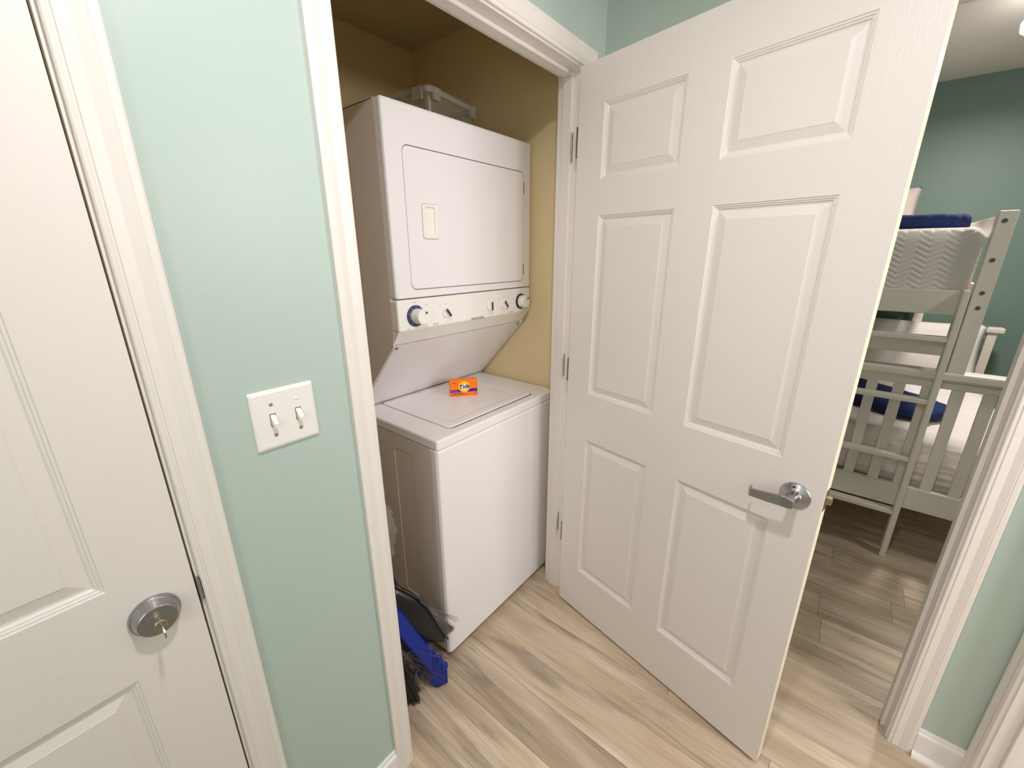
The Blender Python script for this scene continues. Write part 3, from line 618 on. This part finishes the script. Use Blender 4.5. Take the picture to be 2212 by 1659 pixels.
# grey broom on the floor
gb = empty('floor_broom', (.08, .14, 0), 'grey feathery broom bristles resting on the floor beside the left casing', 'broom')
bm = bmesh.new()
bundle(bm, [(.045, .160, .280), (.085, .150, .262)], [(.125, .105, .060), (.090, .135, .006)], 150, .0011, 5, .007, .012)
bundle(bm, [(.045, .160, .270), (.085, .150, .262)], [(.120, .112, .004), (.070, .150, .004)], 200, .0011, 6, .008, .012)
bundle(bm, [(.05, .155, .250), (.08, .140, .230)], [(.160, .085, .150), (.140, .10, .06)], 26, .0008, 8, .010, .02)
for a, m1, b in (((.07, .150, .236), (.13, .115, .225), (.186, .070, .180)), ((.07, .150, .19), (.13, .110, .165), (.205, .060, .070)), ((.07, .150, .18), (.13, .112, .16), (.180, .080, .095)), ((.09, .14, .20), (.14, .10, .20), (.190, .062, .215)), ((.07, .15, .17), (.13, .11, .14), (.19, .07, .06)), ((.07, .15, .20), (.12, .118, .20), (.17, .085, .14))):
    tube(bm, [a, m1, b], .0009, 4, False)
mk('bristles', bm, BRIST, gb, kind='stuff')
bm = bmesh.new(); loft(bm, [[Vector((.055, .165, .262))+Vector(o) for o in ((-.05, -.012, 0), (.04, -.030, 0), (.05, .0, 0), (-.04, .018, 0))], [Vector((.05, .185, .33))+Vector(o) for o in ((-.03, -.012, 0), (.02, -.016, 0), (.02, .01, 0), (-.03, .012, 0))]]); mk('head', fixn(bm), GREYP, gb, bevel=.004)
bm = bmesh.new(); tube(bm, [(.045, .185, .32), (.01, .26, .8), (-.035, .36, 1.35)], .011, 12); mk('handle', bm, GREYP, gb, smooth=True)
# crumpled clear film
bm = bmesh.new(); nz = 46; na = 40; rings = []
for i in range(nz):
    t = i/(nz-1); z = .905-.345*t; cx = .022+.026*math.sin(math.pi*min(1, t*1.1)); cy = .150-.02*math.sin(math.pi*t); R0 = .010+.034*math.sin(math.pi*(.08+.84*t))
    rg = []
    for k in range(na):
        a = 2*math.pi*k/na; nv = noise.noise(Vector((math.cos(a)*2.2, math.sin(a)*2.2, z*26)))+.6*noise.noise(Vector((math.cos(a)*5, math.sin(a)*5, z*60)))
        rg.append((cx+math.cos(a)*(R0+nv*.018), cy+math.sin(a)*(R0+nv*.018), z+.006*nv))
    rings.append(rg)
loft(bm, rings); o = mk('plastic_bag', fixn(bm), FILM, None, 'crumpled clear plastic bag hanging in the gap left of the washer', 'bag', smooth=False)

# ------------------------------------------------------------------ bunk bed
bb = empty('bunk_bed', (3.06, -.95, 0), 'white wooden bunk bed with end ladder in the bedroom', 'bed')
def bar(nm, x0, y0, z0, x1, y1, z1, m_=BEDW, par=None, bev=.004): return mk(nm, B(x0, y0, z0, x1, y1, z1), m_, par or bb, bevel=bev)
FY0, FY1 = -1.66, -.29   # wide lower bed
TY0, TY1 = -1.245, -.29  # narrower upper bed
for xa, xb, front in ((2.14, 2.165, 1), (3.955, 3.98, 0)):
    xo = xa-.02 if front else xa-.02
    for y in (FY0+.01, FY1-.06):
        bar('post', xa-.015, y, 0, xb+.015, y+.05, .945)
    bar('cap_rail', xa-.030, FY0-.02, .945, xb+.030, FY1+.01, .985, bev=.010)
    bar('top_rail', xa, FY0+.06, .903, xb, FY1-.06, .945)
    bar('bottom_rail', xa-.004, FY0+.06, .276, xb+.004, FY1-.06, .392)
    y = -1.370-.098*2
    while y < FY1-.1:
        bar('slat', xa+.003, y, .392, xb-.003, y+.042, .903, bev=.002); y += .0985
for y in (FY0+.015, FY1-.04): bar('side_rail', 2.165, y, .276, 3.955, y+.025, .40)
for xa in (2.12, 3.95):
    for y in (TY0, TY1-.055):
        pst = bar('post', xa, y, .985, xa+.045, y+.055, 1.655, bev=.003)
        if xa < 3 and y == TY0:
            for yy, z in ((-1.224, 1.617), (-1.226, 1.466), (-1.228, 1.334), (-1.230, 1.272)):
                bm = bmesh.new(); lathe(bm, [(.0085, 0), (.0085, .0015), (.004, .0020), (.0035, .0008), (.0003, .0008)], (xa, yy+.012, z), (-1, 0, 0), 18); mk('bolt', fixn(bm), CAPG, pst)
for xa, xb in ((2.140, 2.160), (3.955, 3.975)):
    bar('upper_end_rail', xa, TY0+.055, 1.235, xb, TY1-.055, 1.340)
    bar('lower_end_rail', xa, TY0+.055, 1.052, xb, TY1-.055, 1.117)
for y in (TY0+.01, TY1-.035):
    bar('upper_side_rail', 2.165, y, 1.235, 3.95, y+.022, 1.36); bar('guard_rail', 2.165, y, 1.560, 3.95, y+.022, 1.645)
# ladder
ly0, ly1 = -1.180, -.76
ld = mk('ladder', B((2.085, ly0, 0, 2.138, ly0+.025, 1.345)), BEDW, bb, 'white end ladder', bevel=.005)
mk('ladder_side', B((2.085, ly1, 0, 2.138, ly1+.025, 1.345)), BEDW, ld, bevel=.005)
for z in (.2680, .560, .853, 1.142): mk('tread', B((2.088, ly0+.025, z-.022, 2.138, ly1, z)), BEDW, ld, bevel=.003)

def rbox(nx, ny, nz_, x0, y0, z0, x1, y1, z1, r, disp=None):
    bm = bmesh.new(); N = {}
    def key(a, b, c): return (round(a, 5), round(b, 5), round(c, 5))
    def vert(p):
        k = key(*p)
        if k in N: return N[k]
        q = Vector((min(max(p[0], x0+r), x1-r), min(max(p[1], y0+r), y1-r), min(max(p[2], z0+r), z1-r))); d = Vector(p)-q
        n_ = d.normalized() if d.length > 1e-9 else Vector((0, 0, 1)); co = q+n_*r
        if disp: co = co+n_*disp(co, n_)
        N[k] = bm.verts.new(co); return N[k]
    def lin_(a, b, n): return [a+(b-a)*i/n for i in range(n+1)]
    X, Y, Z = lin_(x0, x1, nx), lin_(y0, y1, ny), lin_(z0, z1, nz_)
    def grid(U, Vv, f):
        for i in range(len(U)-1):
            for j in range(len(Vv)-1): bm.faces.new([vert(f(a, b)) for a, b in ((U[i], Vv[j]), (U[i+1], Vv[j]), (U[i+1], Vv[j+1]), (U[i], Vv[j+1]))])
    for x in (x0, x1): grid(Y, Z, lambda a, b, x=x: (x, a, b))
    for y in (y0, y1): grid(X, Z, lambda a, b, y=y: (a, y, b))
    for z in (z0, z1): grid(X, Y, lambda a, b, z=z: (a, b, z))
    return fixn(bm)
def herring(u, v, W_=.023, Lr=1.9):
    # zigzag channels: diagonal short pillows alternating in direction
    cw = W_*Lr; c = math.floor(u/cw); fu = u/cw-c
    s = v/W_+(fu if c % 2 == 0 else 1-fu)*1.15
    f = s-math.floor(s); h = math.sin(math.pi*f)**.6; e = min(fu, 1-fu)*cw/.003
    return .0036*h*(.85+.15*min(1, e))
q1 = empty('upper_mattress', (3.05, -.77, 1.24), 'thick white herringbone quilted bedding on the upper bunk', 'mattress')
mk('quilt', rbox(60, 300, 110, 2.168, -1.187, 1.262, 3.94, -.35, 1.600, .055, lambda p, n: (herring(p.y+5, p.z if abs(n.x) > .5 or abs(n.y) > .5 else p.x)) if abs(n.z) < .98 else .002*noise.noise(p*8)), QUILT, q1, smooth=True)
q2 = empty('lower_mattress', (3.05, -.97, .30), 'white wrinkled quilted bedding on the lower bunk', 'mattress')
def wr(p, n):
    d = .010*noise.noise(Vector((p.x*3, p.y*4, p.z*26)))+.006*noise.noise(Vector((p.x*9, p.y*7, p.z*45)))+.004*noise.noise(p*20)
    return d+.004*math.sin(p.y*38+math.sin(p.x*20))*math.sin(p.z*60)*.5
mk('quilt', rbox(110, 110, 40, 2.205, -1.600, .36, 3.93, -.35, .625, .06, wr), QUILT, q2, smooth=True)
mk('mattress_base', B(2.175, -1.62, .285, 3.94, -.34, .365), QUILT, q2, bevel=.01)
# pillows and throws
def pillow(name, cx, cy, z0, w_, h_, d_, m_, label, cat, tilt=0, group=None, seed=1):
    bm = bmesh.new(); n = 20; N = [[None]*(n+1) for _ in range(n+1)]; V_ = []
    for s in (1, -1):
        g = []
        for i in range(n+1):
            row = []
            for j in range(n+1):
                u = -1+2*i/n; v = -1+2*j/n; pin = 1-.06*(abs(u)**2)*(1-abs(v)**4)
                t = ((1-abs(u)**2.6)*(1-abs(v)**2.6))**.55 if abs(u) < 1 and abs(v) < 1 else 0
                y = u*w_/2*(1-.05*(1-v*v)*abs(u)); z = v*h_/2*(1-.05*(1-u*u)*abs(v)); x = s*d_/2*t+.004*noise.noise(Vector((u*3, v*3, seed+s)))
                row.append(bm.verts.new((x, y, z)))
            g.append(row)
        for i in range(n):
            for j in range(n): bm.faces.new((g[i][j], g[i+1][j], g[i+1][j+1], g[i][j+1]))
    bmesh.ops.remove_doubles(bm, verts=bm.verts, dist=.006)
    bmesh.ops.transform(bm, matrix=Matrix.Translation((cx, cy, z0+h_/2))@Matrix.Rotation(tilt, 4, 'Y'), verts=bm.verts)
    return mk(name, fixn(bm), m_, None, label, cat, None, True, group=group)
pillow('pillow', 3.70, -.80, 1.605, .47, .33, .15, PILLOW, 'grey linen pillow standing upright on the upper bunk', 'pillow', .25)
pillow('pillow', 3.80, -1.25, .62, .66, .40, .15, QUILT, 'white pillow leaning at the far end of the lower bunk, right of the pair', 'pillow', .30, seed=3)
pillow('pillow', 3.80, -.62, .62, .56, .40, .15, QUILT, 'white pillow leaning at the far end of the lower bunk, left of the pair', 'pillow', .30, seed=5)
def throw(name, C, ang, a, b, t, label, sh=3.2):
    bm = bmesh.new(); n = 72; rings = []
    for f, z in ((.90, 0), (1, .15*t), (1, .7*t), (.97, .92*t), (.88, t), (.6, t*1.02), (.3, t), (.02, t)):
        rg = []
        for k in range(n):
            th = 2*math.pi*k/n; c, s = math.cos(th), math.sin(th); fr2 = 1+(.02*math.sin(th*46) if f > .9 else 0)
            u = math.copysign(abs(c)**(2/sh), c)*a*f*fr2; v = math.copysign(abs(s)**(2/sh), s)*b*f*fr2
            rg.append((C[0]+u*math.cos(ang)-v*math.sin(ang), C[1]+u*math.sin(ang)+v*math.cos(ang), C[2]+z+(.006*noise.noise(Vector((u*12, v*12, 3))) if z > .5*t else 0)))
        rings.append(rg)
    loft(bm, rings); return mk(name, fixn(bm), NAVYF, None, label, 'blanket', None, True)
throw('throw_blanket', (2.80, -.95, .645), math.atan2(.77, .63), -.43, .19, .055, 'navy blue knitted throw lying on the lower bunk')
throw('throw_blanket', (2.60, -.83, 1.604), math.pi/2+.05, .34, .20, .068, 'royal navy knitted throw folded on the upper bunk')

# bedroom ceiling lamp
cl = empty('ceiling_lamp', (2.95, -1.38, BCH), 'lit flush ceiling lamp with frosted glass bowls in the bedroom', 'lamp')
bm = bmesh.new(); lathe(bm, [(.11, 0), (.115, .012), (.10, .03), (.03, .04), (.02, .09), (.001, .09)], (2.95, -1.38, BCH), (0, 0, -1), 32); mk('canopy', fixn(bm), STEEL, cl)
for k in range(3):
    a = math.radians(100+120*k); c = Vector((2.95+math.cos(a)*.12, -1.38+math.sin(a)*.12, BCH-.055))
    bm = bmesh.new(); lathe(bm, [(.02, 0), (.035, .01), (.055, .05), (.062, .085), (.05, .115), (.001, .13)], c, (math.cos(a)*.3, math.sin(a)*.3, -1), 24); mk('glass_shade', fixn(bm), GLOW, cl, smooth=True)
